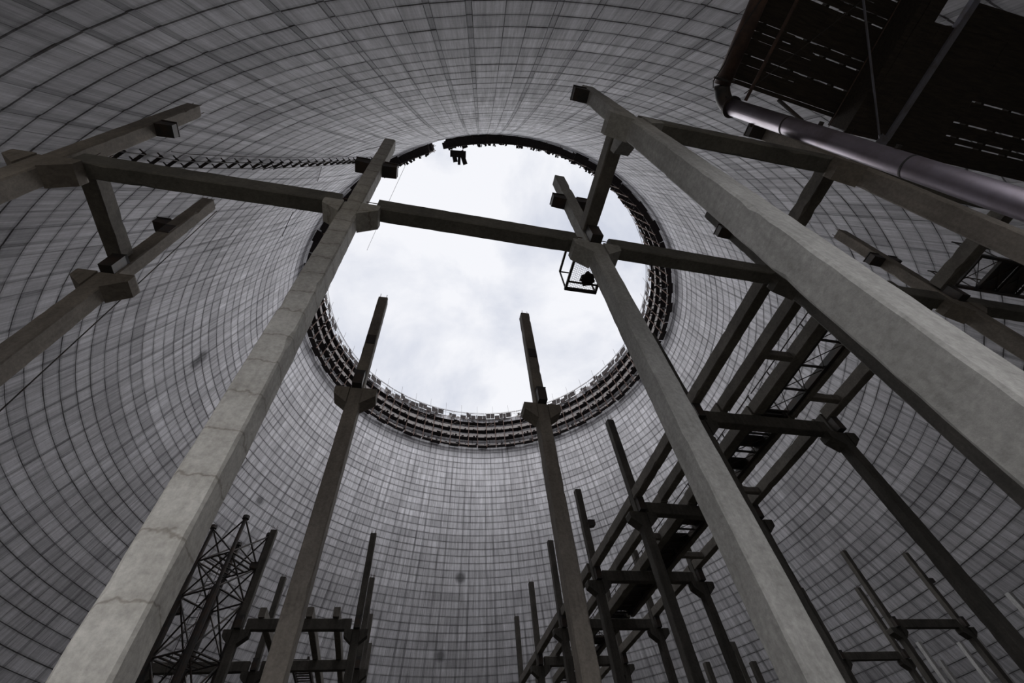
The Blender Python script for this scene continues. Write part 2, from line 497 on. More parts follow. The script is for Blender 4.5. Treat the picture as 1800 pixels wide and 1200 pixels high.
CW, SW = 0.41, 0.37
col_seed = [100]
def column(i, j, label, top=16.15, mat=None, group='concrete columns in the tower', corbel=(1, 1), brackets=((-1, 14.05), (1, 14.05)),
           foot=True, plate=None, bars=True, corbel_y=0, xy=None, stub=True, h=H, cw=CW, cd=CW):
    x, y = xy if xy else at(i, j)
    mat = mat or M_SHADECOL
    col_seed[0] += 1; sd = col_seed[0]
    root = empty('concrete_column', (x, y, GZ), label, 'column', group)
    d = -GZ
    sh_ = concrete_bar(MB(), 'z', 0, h + d, cw, cd, seed=sd).build('shaft', mat, root)
    for s, on in ((-1, corbel[0]), (1, corbel[1])):
        if not on: continue
        prof = [(s * CW / 2 * 0.98, h + d), (s * 0.62, h + d), (s * 0.635, h + d - 0.06), (s * 0.62, h + d - 0.30), (s * CW / 2 * 0.98, h + d - 0.66)]
        MB().prism(prof, 'y', -0.235, 0.235).build('corbel', mat, root)
    if corbel_y:
        s = corbel_y
        prof = [(s * CW / 2 * 0.98, h + d + 0.30), (s * 0.62, h + d + 0.30), (s * 0.62, h + d), (s * CW / 2 * 0.98, h + d - 0.40)]
        MB().prism(prof, 'x', -0.18, 0.18).build('corbel', mat, root)
    if stub:
        concrete_bar(MB(), 'z', h + d, top + d, SW, SW, seed=sd + 500, chips=0.05).build('stub', mat, root)
        for s, z in brackets:
            b = MB()
            x0, x1 = s * (SW / 2 - 0.01), s * 0.60
            zc = z + d
            b.prism([(x0, zc + 0.17), (x1, zc + 0.12), (x1, zc - 0.12), (x0, zc - 0.20)], 'y', -0.17, 0.17)
            b.box(((x0 + x1) / 2 + s * .02, 0, zc + 0.16), (0.40, 0.40, 0.025))
            b.build('bracket', M_STEEL, root)
        if foot:
            b = MB()
            b.prism([(-0.15, h + d + 0.005), (0.15, h + d + 0.005), (0.15, h + d + 0.55), (0.17, h + d + 0.62), (-0.17, h + d + 0.62), (-0.15, h + d + 0.55)], 'y', -SW / 2 - 0.24, -SW / 2 + 0.005)
            b.build('beam_seat', M_STEEL, root)
        if plate:
            MB().box((0, -SW / 2 - 0.008, plate + d), (0.30, 0.02, 0.50)).build('embedded_plate', M_STEEL, root)
        if bars:
            me = None
            for dx, dy in ((-0.12, -0.12), (0.12, -0.12), (0.12, 0.12), (-0.12, 0.12)):
                hh = random.uniform(0.18, 0.36)
                MB().tube([(dx, dy, top + d - 0.05), (dx + random.uniform(-.03, .03), dy + random.uniform(-.03, .03), top + d + hh)], 0.011, 5).build('starter_bar', M_RUST, root)
    return root

NEAR = 'big columns of the nearest rows'
column(0, 1, 'big pale concrete column left of the sky opening, rising from the lower left corner', 16.9, M_POUR, NEAR, bars=False, foot=False)
column(1, 1, 'big pale concrete column right of the sky opening with a mesh basket behind its head', 16.35, M_COL, NEAR, bars=False)
column(1, .5, 'largest grey and tan column crossing the right side from the frame corner, hooks on its head', 15.3, M_COL, NEAR, corbel=(1, 1), corbel_y=1, cw=.47, brackets=((-1, 14.4),), foot=False)
column(2, .5, 'concrete column directly beside the vertical steel pipe at upper right', 15.15, M_DIMCOL, NEAR, brackets=((-1, 14.5),), foot=False)
column(2, 1, 'dark shadowed column right behind the largest grey and tan column', 15.9, M_SHADECOL, NEAR, bars=False)
column(3, 1, 'column at the right edge between the largest column and the steel pipe, notched dark head', 16.1, M_DIMCOL, NEAR, brackets=((-1, 13.7), (1, 13.7)))
column(-1, 1, 'thick column at the left edge whose top reaches over the long left beam', 16.85, M_DIMCOL, NEAR, brackets=((1, 14.4),), foot=False)
column(-1, 1.5, 'column at the left edge with bolted top, below the thick left-edge column', 16.0, M_DIMCOL, NEAR, brackets=((-1, 13.9),), plate=13.4)
MID = 'slim columns standing in front of the far rim'
column(0, 2, 'slim column with its top against the sky, just right of the big left column', 16.1, M_DIMCOL, MID, brackets=(), plate=13.2)
column(1, 2, 'slim column with its top against the sky, left of the column with the mesh basket', 16.2, M_DIMCOL, MID, brackets=(), plate=13.4)
COLN = 'columns of the right-hand walkway frame'
column(2, 2, 'dark column hidden along the right edge of the column with the mesh basket', 16.0, M_SHADECOL, COLN, brackets=(), bars=False)
column(3, 2, 'dark column running to the lower right corner from the nearest walkway bay', 11.6, M_SHADECOL, COLN, brackets=(), bars=False)
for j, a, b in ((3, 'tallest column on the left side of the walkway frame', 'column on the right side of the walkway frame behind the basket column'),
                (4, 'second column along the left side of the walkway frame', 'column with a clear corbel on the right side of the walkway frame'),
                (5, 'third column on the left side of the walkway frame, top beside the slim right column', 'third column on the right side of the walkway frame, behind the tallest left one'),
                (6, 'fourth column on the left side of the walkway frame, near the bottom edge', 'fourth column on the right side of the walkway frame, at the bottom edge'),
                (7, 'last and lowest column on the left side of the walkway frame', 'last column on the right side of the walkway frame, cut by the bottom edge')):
    column(2, j, a, 16.1, M_SHADECOL, COLN, brackets=((1, 13.9),) if j == 4 else ())
    column(3, j, b, 15.6 if j != 4 else 12.6, M_SHADECOL, COLN, brackets=())
LOW = 'dark columns at lower left'
column(-1, 5, 'dark column right of the lattice mast, corbel carrying the upper cross beam', 16.2, M_SHADECOL, LOW, brackets=((-1, 14.0),))
column(-1, 6, 'dark short column between the lattice mast and the slim left column', 16.2, M_SHADECOL, LOW, brackets=())
column(-1, 7, 'short dark column top seen just above the lowest left cross beam', 14.6, M_SHADECOL, LOW, brackets=())
column(-2, 6, 'dark column behind the left leg of the lattice mast', 16.2, M_SHADECOL, LOW, brackets=((1, 14.0),))
column(0, 5, 'tallest dark column of the tight row left of bottom centre', 16.2, M_SHADECOL, LOW, brackets=())
column(0, 6, 'second tallest dark column of the tight row left of bottom centre', 16.25, M_SHADECOL, LOW, brackets=())
column(0, 7, 'third dark column of the tight row left of bottom centre', 16.25, M_SHADECOL, LOW, brackets=())
column(0, 8, 'lowest dark column of the tight row left of bottom centre', 16.3, M_SHADECOL, LOW, brackets=())
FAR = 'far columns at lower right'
column(6, 5, 'far column carrying the left end of the upper beam at lower right', 16.1, M_SHADECOL, FAR, brackets=())
column(7, 5, 'far column carrying the right end of the upper beam at lower right', 16.1, M_SHADECOL, FAR, brackets=((1, 13.9),))
column(6, 6, 'far column carrying the left end of the lowest beam at lower right', 16.0, M_SHADECOL, FAR, brackets=())
column(7, 6, 'far column with a pale flank between the two beams at lower right', 16.1, M_SHADECOL, FAR, brackets=())
column(4, 6, 'small dark column top by the bottom edge, left of the basket column foot', 10.7, M_SHADECOL, FAR, brackets=(), stub=False, corbel=(0, 0), h=10.7, xy=(22.3, 34.5))
column(4, 6, 'small dark column top nearest the left flank of the basket column foot', 12.0, M_SHADECOL, FAR, brackets=(), stub=False, corbel=(1, 0), h=12.0, xy=(25.1, 34.6))
column(4, 6, 'small dark column top lowest beside the basket column foot', 10.6, M_SHADECOL, FAR, brackets=(), stub=False, corbel=(0, 0), h=10.6, xy=(25.9, 34.2))
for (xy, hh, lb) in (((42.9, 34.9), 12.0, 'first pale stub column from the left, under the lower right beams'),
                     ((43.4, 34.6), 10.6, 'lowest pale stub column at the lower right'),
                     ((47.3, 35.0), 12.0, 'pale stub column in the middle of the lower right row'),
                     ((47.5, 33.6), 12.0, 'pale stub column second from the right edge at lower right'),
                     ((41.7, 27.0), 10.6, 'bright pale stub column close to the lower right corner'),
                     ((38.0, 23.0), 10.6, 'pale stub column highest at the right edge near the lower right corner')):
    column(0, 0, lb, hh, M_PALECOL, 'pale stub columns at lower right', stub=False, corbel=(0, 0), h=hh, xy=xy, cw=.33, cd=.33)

# ---- cross beams along x
BW, BH = 0.36, 0.55
def xbeam(a, b, label, group='cross beams on the corbels', ya=0.34, yb=0.34, w=BW, hgt=BH, mat=None, stirrups=False):
    (x0, y0), (x1, y1) = at(*a), at(*b)
    if mat is None and a[1] >= 2: mat = M_SHADECOL
    p = Vector((x0, y0, 0)); q = Vector((x1, y1, 0)); d = (q - p).normalized()
    p, q = p + d * ya, q - d * yb
    L = (q - p).length
    root = empty('concrete_beam', ((p.x + q.x) / 2, (p.y + q.y) / 2, H), label, 'beam', group, math.atan2(d.y, d.x))
    col_seed[0] += 1
    o = concrete_bar(MB(), 'x', -L / 2, L / 2, w, hgt, seed=col_seed[0], chips=0.05).build('beam_body', mat or M_BEAM, root)
    o.location = (0, 0, hgt / 2 + 0.004)
    for e, gap in ((-1, ya), (1, yb)):
        for dy in (-0.08, 0.08):
            b_ = MB()
            b_.tube([(e * (L / 2 - 0.05), dy, hgt - 0.06), (e * (L / 2 + gap - 0.22), dy, hgt - 0.06)], 0.012, 5)
            b_.build('tie_bar', M_RUST, root)
    if stirrups:
        for q in range(4):
            xx = -L / 2 + .12 + .13 * q
            MB().tube([(xx, (-.1, .1)[q % 2], hgt - .03), (xx + random.uniform(-.04, .04), (-.1, .1)[q % 2], hgt + random.uniform(.2, .36))], .014, 5).build('stirrup', M_RUST, root)
    return root
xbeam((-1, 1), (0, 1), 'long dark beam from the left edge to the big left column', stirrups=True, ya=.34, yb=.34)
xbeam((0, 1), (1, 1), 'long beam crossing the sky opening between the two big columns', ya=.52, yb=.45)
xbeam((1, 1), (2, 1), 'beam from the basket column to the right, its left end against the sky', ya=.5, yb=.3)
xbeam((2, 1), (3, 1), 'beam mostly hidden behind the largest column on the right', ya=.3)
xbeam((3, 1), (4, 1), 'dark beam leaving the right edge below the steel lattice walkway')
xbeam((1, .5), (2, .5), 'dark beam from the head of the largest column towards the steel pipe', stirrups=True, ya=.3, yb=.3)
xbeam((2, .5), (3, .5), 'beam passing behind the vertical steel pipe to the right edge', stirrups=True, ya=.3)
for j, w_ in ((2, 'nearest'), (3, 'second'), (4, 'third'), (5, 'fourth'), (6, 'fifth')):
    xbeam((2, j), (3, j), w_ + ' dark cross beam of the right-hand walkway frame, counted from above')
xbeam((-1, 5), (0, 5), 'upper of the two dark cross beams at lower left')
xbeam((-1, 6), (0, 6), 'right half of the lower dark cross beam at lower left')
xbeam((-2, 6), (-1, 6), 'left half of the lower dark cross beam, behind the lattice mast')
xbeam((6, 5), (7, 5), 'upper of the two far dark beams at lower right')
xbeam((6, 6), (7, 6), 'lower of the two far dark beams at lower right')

# ---- beams and joists along y
def ybeam(x, y0, y1, label, zb=H + 0.6, group='beams running away from the viewer', w=0.36, hgt=0.48, name='concrete_beam', mat=None):
    root = empty(name, (x, (y0 + y1) / 2, zb), label, 'beam', group)
    L = y1 - y0; col_seed[0] += 1
    o = concrete_bar(MB(), 'y', -L / 2, L / 2, w, hgt, seed=col_seed[0], chips=0.05).build('beam_body', mat or M_JOIST, root)
    o.location = (0, 0, hgt / 2)
    for yy in (-L / 2 + 0.3, L / 2 - 0.3):
        b = MB()
        b.tube([(0.05, yy, hgt - 0.03), (0.05, yy + 0.04, hgt + 0.10), (0.05, yy + 0.14, hgt + 0.10), (0.05, yy + 0.18, hgt - 0.03)], 0.010, 5)
        b.build('lifting_loop', M_RUST, root)
    return root
def ycol(i, j0, j1, label, **k):
    (x, y0), (_, y1) = at(i, j0), at(i, j1)
    return ybeam((x + at(i, j1)[0]) / 2, y0 + .24, y1 - .24, label, **k)
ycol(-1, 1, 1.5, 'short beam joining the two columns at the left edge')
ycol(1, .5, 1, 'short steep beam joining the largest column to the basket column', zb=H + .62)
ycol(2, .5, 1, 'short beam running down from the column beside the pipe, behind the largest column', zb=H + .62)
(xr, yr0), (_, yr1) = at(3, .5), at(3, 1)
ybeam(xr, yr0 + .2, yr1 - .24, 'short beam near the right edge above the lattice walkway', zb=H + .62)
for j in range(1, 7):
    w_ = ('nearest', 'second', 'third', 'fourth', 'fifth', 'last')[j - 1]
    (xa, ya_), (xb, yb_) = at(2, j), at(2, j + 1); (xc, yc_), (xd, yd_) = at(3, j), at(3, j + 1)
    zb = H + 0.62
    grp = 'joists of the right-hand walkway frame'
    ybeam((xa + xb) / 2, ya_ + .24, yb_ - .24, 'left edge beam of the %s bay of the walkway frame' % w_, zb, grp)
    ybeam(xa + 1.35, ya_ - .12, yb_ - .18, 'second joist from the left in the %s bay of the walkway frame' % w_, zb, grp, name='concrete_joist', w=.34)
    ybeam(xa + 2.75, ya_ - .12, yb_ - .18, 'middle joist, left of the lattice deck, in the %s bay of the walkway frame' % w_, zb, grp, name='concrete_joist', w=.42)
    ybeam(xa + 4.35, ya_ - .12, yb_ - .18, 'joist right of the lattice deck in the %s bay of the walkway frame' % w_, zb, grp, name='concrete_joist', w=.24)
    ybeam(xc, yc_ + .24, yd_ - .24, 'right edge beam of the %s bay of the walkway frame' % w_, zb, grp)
    # steel lattice deck between the middle joists
    x0, x1 = xa + 3.05, xa + 4.15; y0, y1 = ya_ - .1, yb_ - .2; z = zb + .28
    root = empty('steel_walkway', ((x0 + x1) / 2, (y0 + y1) / 2, zb), 'dark steel lattice deck in the %s bay of the walkway frame' % w_, 'walkway', 'steel lattice decks of the walkway frame')
    L = y1 - y0; hw = (x1 - x0) / 2
    for s in (-1, 1):
        MB().box((s * hw, 0, .22), (.16, L, .26)).build('edge_rail', M_STEEL, root)
        MB().tube([(s * hw, -L / 2, 1.15), (s * hw, L / 2, 1.15)], .025, 6).build('hand_rail', M_STEEL, root)
    n = 5
    for k in range(n + 1):
        yy = -L / 2 + L * k / n * .98 + .06
        MB().bar((-hw, yy, .22), (hw, yy, .22), .07).build('cross_bar', M_STEEL, root)
        for s in (-1, 1):
            if k % 2 == 0: MB().bar((s * hw, yy, .3), (s * hw, yy, 1.15), .04).build('rail_post', M_STEEL, root)
    for k in range(n):
        ya2 = -L / 2 + L * k / n * .98 + .06; yb2 = ya2 + L / n * .98
        b = MB(); b.bar((-hw, ya2, .18), (hw, yb2, .18), .025); b.bar((hw, ya2, .15), (-hw, yb2, .15), .025)
        b.build('brace', M_STEEL, root)
    if j > 1:
        for k in range(8):
            if random.random() < .25: continue
            MB().box((0, -L / 2 + (k + .5) * L / 8, .36), (hw * 1.9, L / 8 - .03, .03)).build('deck_plate', M_STEEL, root)
    # thin wall-side crossbars between joists
    if j < 4:
        xb0 = xa + 1.35 + .17; xb1 = xa + 2.75 - .21
        for q, (u0, u1) in enumerate(((xb0, xb1), (xa + 4.47, xc - .2))):
            rr = empty('concrete_tie', ((u0 + u1) / 2, ya_ + S * (.52 if q == 0 else .80), zb + .05), 'short concrete tie piece between joists, %s side of the %s bay' % (('left', 'right')[q], w_), 'beam', 'tie pieces between joists')
            concrete_bar(MB(), 'x', -(u1 - u0) / 2, (u1 - u0) / 2, .24, .3, seed=j * 7 + q).build('tie_body', M_JOIST, rr).location = (0, 0, .16)
# joists at lower left
for k, (xx, yy0, yy1, nm) in enumerate(((-7.15, 28.2, 40.2, 'left-hand joist below the cross beams at lower left'),
                                    (-4.72, 28.1, 40.2, 'middle joist poking above the upper cross beam at lower left'),
                                    (-3.32, 28.1, 40.2, 'right-hand joist poking above the upper cross beam at lower left'))):
    ybeam(xx, yy0, yy1, nm, H + .58, 'joists at lower left', w=.34, name='concrete_joist')
root = empty('steel_walkway', (-5.7, 37.4, H + .58), 'dark stepped steel deck under the lower cross beam at lower left', 'walkway')
for s in (-1, 1): MB().box((s * .5, 0, .15), (.12, 5.6, .25)).build('edge_rail', M_STEEL, root)
for k in range(12): MB().box((0, -2.6 + k * .47, .15), (.9, .16, .05)).build('tread', M_STEEL, root)

# ------------------------------------------------------------------ basket behind the head of the right column
root = empty('mesh_basket', (3.88, 5.2, H - .22), 'small dark steel mesh basket hanging against the sky behind the right column head', 'basket')
bx0, bx1, by0, by1 = -.43, .42, -.44, .40
MB().bar((bx0, by0, 0), (bx0, by1, 0), .06).build('frame_bar', M_STEEL, root)
MB().bar((bx1, by0, 0), (bx1, by1, 0), .06).build('frame_bar', M_STEEL, root)
MB().bar((bx0 - .03, by1, 0), (bx1 + .03, by1, 0), .08).build('frame_bar', M_STEEL, root)
MB().bar((bx0, by0, 0), (bx1, by0, 0), .06).build('frame_bar', M_STEEL, root)
MB().bar((bx0, .18, 0), (bx1, .18, 0), .04).build('frame_bar', M_STEEL, root)
mm = MB()
nx = 16
for k in range(nx + 1):
    x = bx0 + (bx1 - bx0) * k / nx
    pts = []
    for q in range(27):
        y = by0 + (by1 - by0) * q / 26
        pts.append((x + (.018 if q % 2 else -.018) * (1 if k % 2 else -1), y, .02))
    mm.tube(pts, .006, 4, False)
mm.build('expanded_mesh', M_STEEL, root)
MB().bar((bx0, by1, 0), (bx0 + .0, by1, .95), .035).build('post', M_STEEL, root)
MB().bar((bx1, by1, 0), (bx1 + .0, by1, .95), .035).build('post', M_STEEL, root)
MB().bar((bx0 + .0, by0 - .15, .95), (bx0 + .0, by1, .95), .055).build('hand_rail', M_STEEL, root)
MB().bar((bx0, by1, .95), (bx0 + .3, by1, .95), .03).build('hand_rail', M_STEEL, root)
MB().bar((bx0, by0, 0), (bx0, by0 - .4, 0.0), .05).build('bracket_arm', M_STEEL, root)
MB().bar((bx1, by0, 0), (bx1, by0 - .4, 0.0), .05).build('bracket_arm', M_STEEL, root)
db = bmesh.new(); bmesh.ops.create_icosphere(db, subdivisions=3, radius=.2)
for v in db.verts:
    n_ = math.sin(v.co.x * 31 + v.co.y * 17) * .5 + math.sin(v.co.y * 43 - v.co.z * 29) * .5
    v.co *= 1 + .28 * n_; v.co.z = max(v.co.z * .6, -.08)
dm = bpy.data.meshes.new('rubble_heap'); db.to_mesh(dm); db.free(); dm.materials.append(M_STEEL)
dob = bpy.data.objects.new('rubble_heap', dm); COL.objects.link(dob); dob.location = (4.02, 5.29, H - .22 + .12)
tag(dob, 'dark heap of rubble lying in the mesh basket', 'rubble')

# ------------------------------------------------------------------ lattice mast at lower left
ML = [(-10.0, 28.35), (-12.07, 29.60), (-10.9, 31.6), (-8.84, 30.33)]
mc = (sum(p[0] for p in ML) / 4, sum(p[1] for p in ML) / 4)
mast = empty('lattice_mast', (mc[0], mc[1], GZ), 'dark steel lattice mast with two capped legs, lower left beside the big column', 'mast')
mt_top = 17.0 - GZ
lp = [(p[0] - mc[0], p[1] - mc[1]) for p in ML]
for k, (x, y) in enumerate(lp):
    lg = MB().tube([(x, y, 0), (x, y, mt_top - 4.2)], .20, 10).build('leg', M_STEEL, mast)
    MB().tube([(x, y, mt_top - 4.25), (x, y, mt_top)], .11, 10).build('leg', M_STEEL, mast)
    MB().tube([(x, y, mt_top - .12), (x, y, mt_top + .08)], .2, 10).build('leg_cap', M_STEEL, mast)
levels = [mt_top - 2.2, mt_top - 4.2, mt_top - 7.2, mt_top - 10.2, mt_top - 13.2, mt_top - 16.2]
for k in range(4):
    a, b = lp[k], lp[(k + 1) % 4]
    prev = mt_top - .1
    for q, z in enumerate(levels):
        if q != 1 or True:
            MB().tube([(*a, z), (*b, z)], .055, 6).build('girt', M_STEEL, mast)
        MB().tube([(*a, prev), (*b, z)], .05, 6).build('brace', M_STEEL, mast)
        MB().tube([(*b, prev), (*a, z)], .05, 6).build('brace', M_STEEL, mast)
        prev = z
for q, z in enumerate(levels):
    if q in (0, 2, 4):
        p = MB()
        for f_ in (.2, .4, .6, .8):
            u = Vector((*lp[0], z)).lerp(Vector((*lp[1], z)), f_); v = Vector((*lp[3], z)).lerp(Vector((*lp[2], z)), f_)
            p.bar(u, v, .10, .06)
        p.build('platform', M_STEEL, mast)
lad = MB()
lx, ly = lp[1][0] * .35 + lp[0][0] * .3, lp[1][1] * .3 + lp[0][1] * .2
for s in (-.2, .2): lad.tube([(lx + s, ly, .2), (lx + s, ly, mt_top - 2.4)], .02, 5)
ldr = lad.build('ladder', M_STEEL, mast)
rg = MB()
for k in range(40): rg.bar((lx - .2, ly, .4 + k * .38), (lx + .2, ly, .4 + k * .38), .02)
rg.build('rungs', M_STEEL, ldr)

# ------------------------------------------------------------------ steel pipe at upper right
root = empty('steel_pipe', (5.08, .42, GZ), 'thick violet-grey vertical steel pipe crossing the upper right to the right edge', 'pipe')
P0 = Vector((7.30, .82, 13.0)); P1 = Vector((8.21, .72, 5.8))
axis_ = (P1 - P0).normalized()
Pb = P0 + axis_ * ((13.0 - GZ) / -axis_.z)
root.location = Pb
loc = lambda v: Vector(v) - Pb
MB().tube([loc(P0 + axis_ * t) for t in (0, 3, 6, 9, 12, 14.7)], .20, 28).build('pipe_barrel', M_PIPE, root, True)
for t in (2.2, 5.4, 9.0):
    MB().tube([loc(P0 + axis_ * t), loc(P0 + axis_ * (t + .035))], .207, 28).build('weld_ring', M_STEEL, root)
# elbow and the horizontal run along the deck edge
el = [loc(P0 + axis_ * -.0)]
for k in range(1, 8):
    a = k / 7 * math.pi / 2
    el.append(loc(P0) + Vector((-.34 * (a / 1.57) * .9, -.42 * (1 - math.cos(a)), .42 * math.sin(a))))
e_end = el[-1]
MB().tube(el, .20, 20).build('elbow', M_STEEL, root, True)
MB().tube([loc(P0 + axis_ * .02), loc(P0 + axis_ * -.05)], .27, 24).build('flange', M_STEEL, root)
MB().tube([e_end, e_end + Vector((.05, -3.0, .02))], .21, 20).build('horizontal_run', M_RUST, root, True)
MB().tube([e_end + Vector((0, -.15, 0)), e_end + Vector((0, -.10, 0))], .28, 20).build('flange', M_STEEL, root)
for t, s in ((1.05, 1), (3.1, -1), (5.0, -1)):
    q = loc(P0 + axis_ * t)
    MB().tube([q + Vector((0, s * .19, 0)), q + Vector((0, s * .27, 0))], .05, 8).build('nozzle', M_STEEL, root)
MB().tube([e_end + Vector((.02, .1, -.3)), e_end + Vector((-.02, .22, -.5))], .02, 6).build('drain_hook', M_STEEL, root)

# ------------------------------------------------------------------ timber deck overhead at upper right
root = empty('timber_deck', (9.0, -.5, 13.75), 'dark timber deck with light slits between its planks, above the steel pipe at upper right', 'deck', rz=math.radians(4))
yy = 0.30; k = 0
zD = 13.75
ox, oy = 9.0, -.5
while yy > -2.75:
    wd = random.uniform(.15, .21)
    gap = random.choice((-.004, -.004, .02, -.004, -.004, .03, -.004))
    segs = [7.2, random.uniform(8.0, 8.6), random.uniform(8.9, 9.4), random.uniform(9.7, 10.2), 10.95]
    for a, b in zip(segs[:-1], segs[1:]):
        y0 = yy + random.uniform(-.012, .012) * (gap > 0)
        MB().box(((a + b) / 2 - ox, y0 - wd / 2 - oy, random.uniform(0, .01)), (b - a - random.uniform(.0, .01), wd - random.uniform(0, .004), .045), (0, 0, random.uniform(-.002, .002))).build('plank', M_WOOD, root)
    yy -= wd + gap; k += 1
for x in (7.6, 8.25, 9.0, 9.7, 10.4, 11.0):
    MB().box((x - ox, -1.2 - oy, .12), (.10, 3.0, .19)).build('bearer', M_WOOD, root)
MB().box((9.25 - ox, .36 - oy, .03), (3.5, .10, .20)).build('edge_board', M_WOOD, root)

root = empty('timber_deck', (14.5, -.6, 13.0), 'lower dark timber deck filling the upper right corner, beyond the grey steel angle', 'deck')
ox, oy = 14.5, -.6
yy = 0.98; k = 0
while yy > -2.5:
    wd = random.uniform(.16, .22)
    gap = -.003
    segs = [12.3, random.uniform(13.8, 14.6), random.uniform(15.6, 16.6), 18.0]
    for a, b in zip(segs[:-1], segs[1:]):
        nw = .036 if (k in (2, 3, 5, 8) and a > 13.7) else 0
        MB().box(((a + b) / 2 - ox, yy - (wd - nw) / 2 - oy, random.uniform(0, .01)), (b - a - random.uniform(.0, .01), wd - nw, .045)).build('plank', M_WOOD, root)
    yy -= wd + gap; k += 1
for x in (12.5, 13.5, 14.5, 15.5, 16.5, 17.5, 17.9):
    MB().box((x - ox, -.75 - oy, .13), (.10, 3.2, .20)).build('bearer', M_WOOD, root)
# timber trough between the two decks
root = empty('timber_trough', (11.5, -.6, 13.0), 'dark timber trough between the two overhead decks, ending at a pale hole', 'trough')
for s_, (x, wd) in enumerate(((11.0, .19), (11.22, .19), (11.44, .19), (11.66, .19), (11.88, .19), (12.10, .19))):
    y0 = .80; y1 = -1.95 if x > 11.6 else -2.5
    MB().box((x - 11.5, (y0 + y1) / 2 + .6, random.uniform(-.01, .01)), (wd + .02, y0 - y1, .045)).build('plank', M_WOOD, root)
MB().box((10.92 - 11.5, -.85 + .6, .38), (.045, 3.2, .80)).build('side_board', M_WOOD, root)
MB().box((12.22 - 11.5, -.65 + .6, .2), (.045, 2.7, .42)).build('side_board', M_WOOD, root)

a = MB(); a.box((0, -.9, 0), (.17, 3.3, .018)); a.box((-.085, -.9, .07), (.018, 3.3, .15))
o = a.build('steel_angle', M_GREY); o.location = (12.26, -.0, 12.93)
tag(o, 'grey steel angle running up along the dark lower deck at upper right', 'steel beam')
a = MB(); a.prism([(-.16, -.2), (.16, -.1), (.16, .12), (-.22, .12)], 'z', -.012, .012)
o = a.build('gusset_plate', M_GREY); o.location = (12.1, .80, 12.86)
tag(o, 'grey gusset plate at the foot of the steel angle by the pipe', 'steel plate')
def rod(a, b, r, label, mat, name='brace_rod'):
    a, b = Vector(a), Vector(b); c = (a + b) / 2
    o = MB().tube([a - c, b - c], r, 8).build(name, mat); o.location = c
    return tag(o, label, 'rod', 'rods under the overhead deck')
rod((11.95, .74, 12.85), (9.25, -2.02, 12.9), .028, 'pale thin rod running straight down to the foot of the steel angle', M_GREY)
rod((7.45, .46, 12.95), (9.35, -1.95, 12.95), .012, 'thin dark diagonal rod from the pipe top to the pale rod', M_STEEL)
rod((10.30, .74, 12.95), (10.30, -2.15, 12.95), .014, 'thin dark rod running from the pipe to the top edge', M_RUST)
rod((7.55, .60, 12.92), (7.70, -1.65, 12.92), .045, 'brown bar next to the pipe elbow under the deck', M_RUST, 'brace_bar')
rod((8.72, .42, 13.35), (9.30, .74, 12.75), .05, 'short dark stay between deck edge and pipe', M_STEEL, 'stay_bar')
# hanging cables beside the elbow
def cable(pts, r, label, mat=None, name='cable', sag=0):
    c = Vector(pts[0])
    o = MB().tube([Vector(p) - c for p in pts], r, 6).build(name, mat or M_STEEL); o.location = c
    return tag(o, label, 'cable')
cable([(6.98, -1.55, 13.2), (6.75, -.95, 13.1), (6.66, -.3, 13.1), (6.68, -.05, 13.15), (6.6, .35, 13.2), (6.72, .5, 13.3)], .014, 'dark cable looping along the outside of the pipe elbow')
for y_ in (-.5, .1): 
    pass

# ------------------------------------------------------------------ right-edge lattice walkway
root = empty('steel_walkway', (19.2, 3.7, 11.9), 'dark steel lattice walkway at the right edge above the dark right-edge beam', 'walkway')
for yy in (-.55, .55):
    MB().box((0, yy, 0), (4.6, .09, .16)).build('edge_rail', M_STEEL, root)
    MB().tube([(-2.3, yy, 1.0), (2.3, yy, 1.0)], .022, 6).build('hand_rail', M_STEEL, root)
for k in range(6):
    xx = -2.2 + k * .88
    MB().box((xx, 0, -.02), (.07, 1.1, .08)).build('cross_bar', M_STEEL, root)
    for yy in (-.55, .55): MB().bar((xx, yy, .05), (xx, yy, 1.0), .03).build('rail_post', M_STEEL, root)
for k in range(5):
    xx = -2.2 + k * .88
    b = MB(); b.bar((xx, -.5, .02), (xx + .88, .5, .02), .02); b.bar((xx, .5, .045), (xx + .88, -.5, .045), .02)
    b.build('brace', M_STEEL, root)
for k in (1, 2, 4):
    MB().box((-2.2 + (k + .5) * .88, 0, .07), (.84, 1.0, .02)).build('deck_plate', M_STEEL, root)

# ------------------------------------------------------------------ brackets of an old ladder up the wall
pts = [(-14.11, 8.41, 22.68), (-13.73, 9.19, 24.7), (-12.56, 9.98, 28.07), (-11.01, 11.03, 32.76), (-8.82, 12.34, 39.62), (-7.18, 13.8, 46.71)]
def wallpt(z, inset, da=0.0):
    zz_ = [p[2] for p in pts]; an = [math.atan2(p[1] - AY, p[0] - AX) for p in pts]
    a = float(np.interp(z, zz_, an)) + da / rad(z); R = rad(z) - inset
    return Vector((AX + R * math.cos(a), AY + R * math.sin(a), z))
base = wallpt(21.5, .05)
root = empty('wall_ladder', base, 'row of dark ladder steps climbing the tower wall above the long left beam', 'ladder')
for da in (-.34, .34):
    MB().tube([wallpt(z, .28, da) - base for z in np.linspace(21.5, 47.5, 26)], .025, 5).build('stringer', M_STEEL, root)
z = 21.8; k = 0
while z < 47.3:
    b = MB()
    b.bar(wallpt(z, .22, -.40) - base, wallpt(z, .22, .40) - base, .14, .06)
    for da in (-.34, .34): b.bar(wallpt(z, -.02, da) - base, wallpt(z, .30, da) - base, .05)
    b.build('step', M_STEEL, root)
    if 9 <= k <= 11:
        MB().bar(wallpt(z, .3, -.5) - base, wallpt(z + .8, .3, .5) - base, .05).build('loose_step', M_STEEL, root)
    z += .92; k += 1
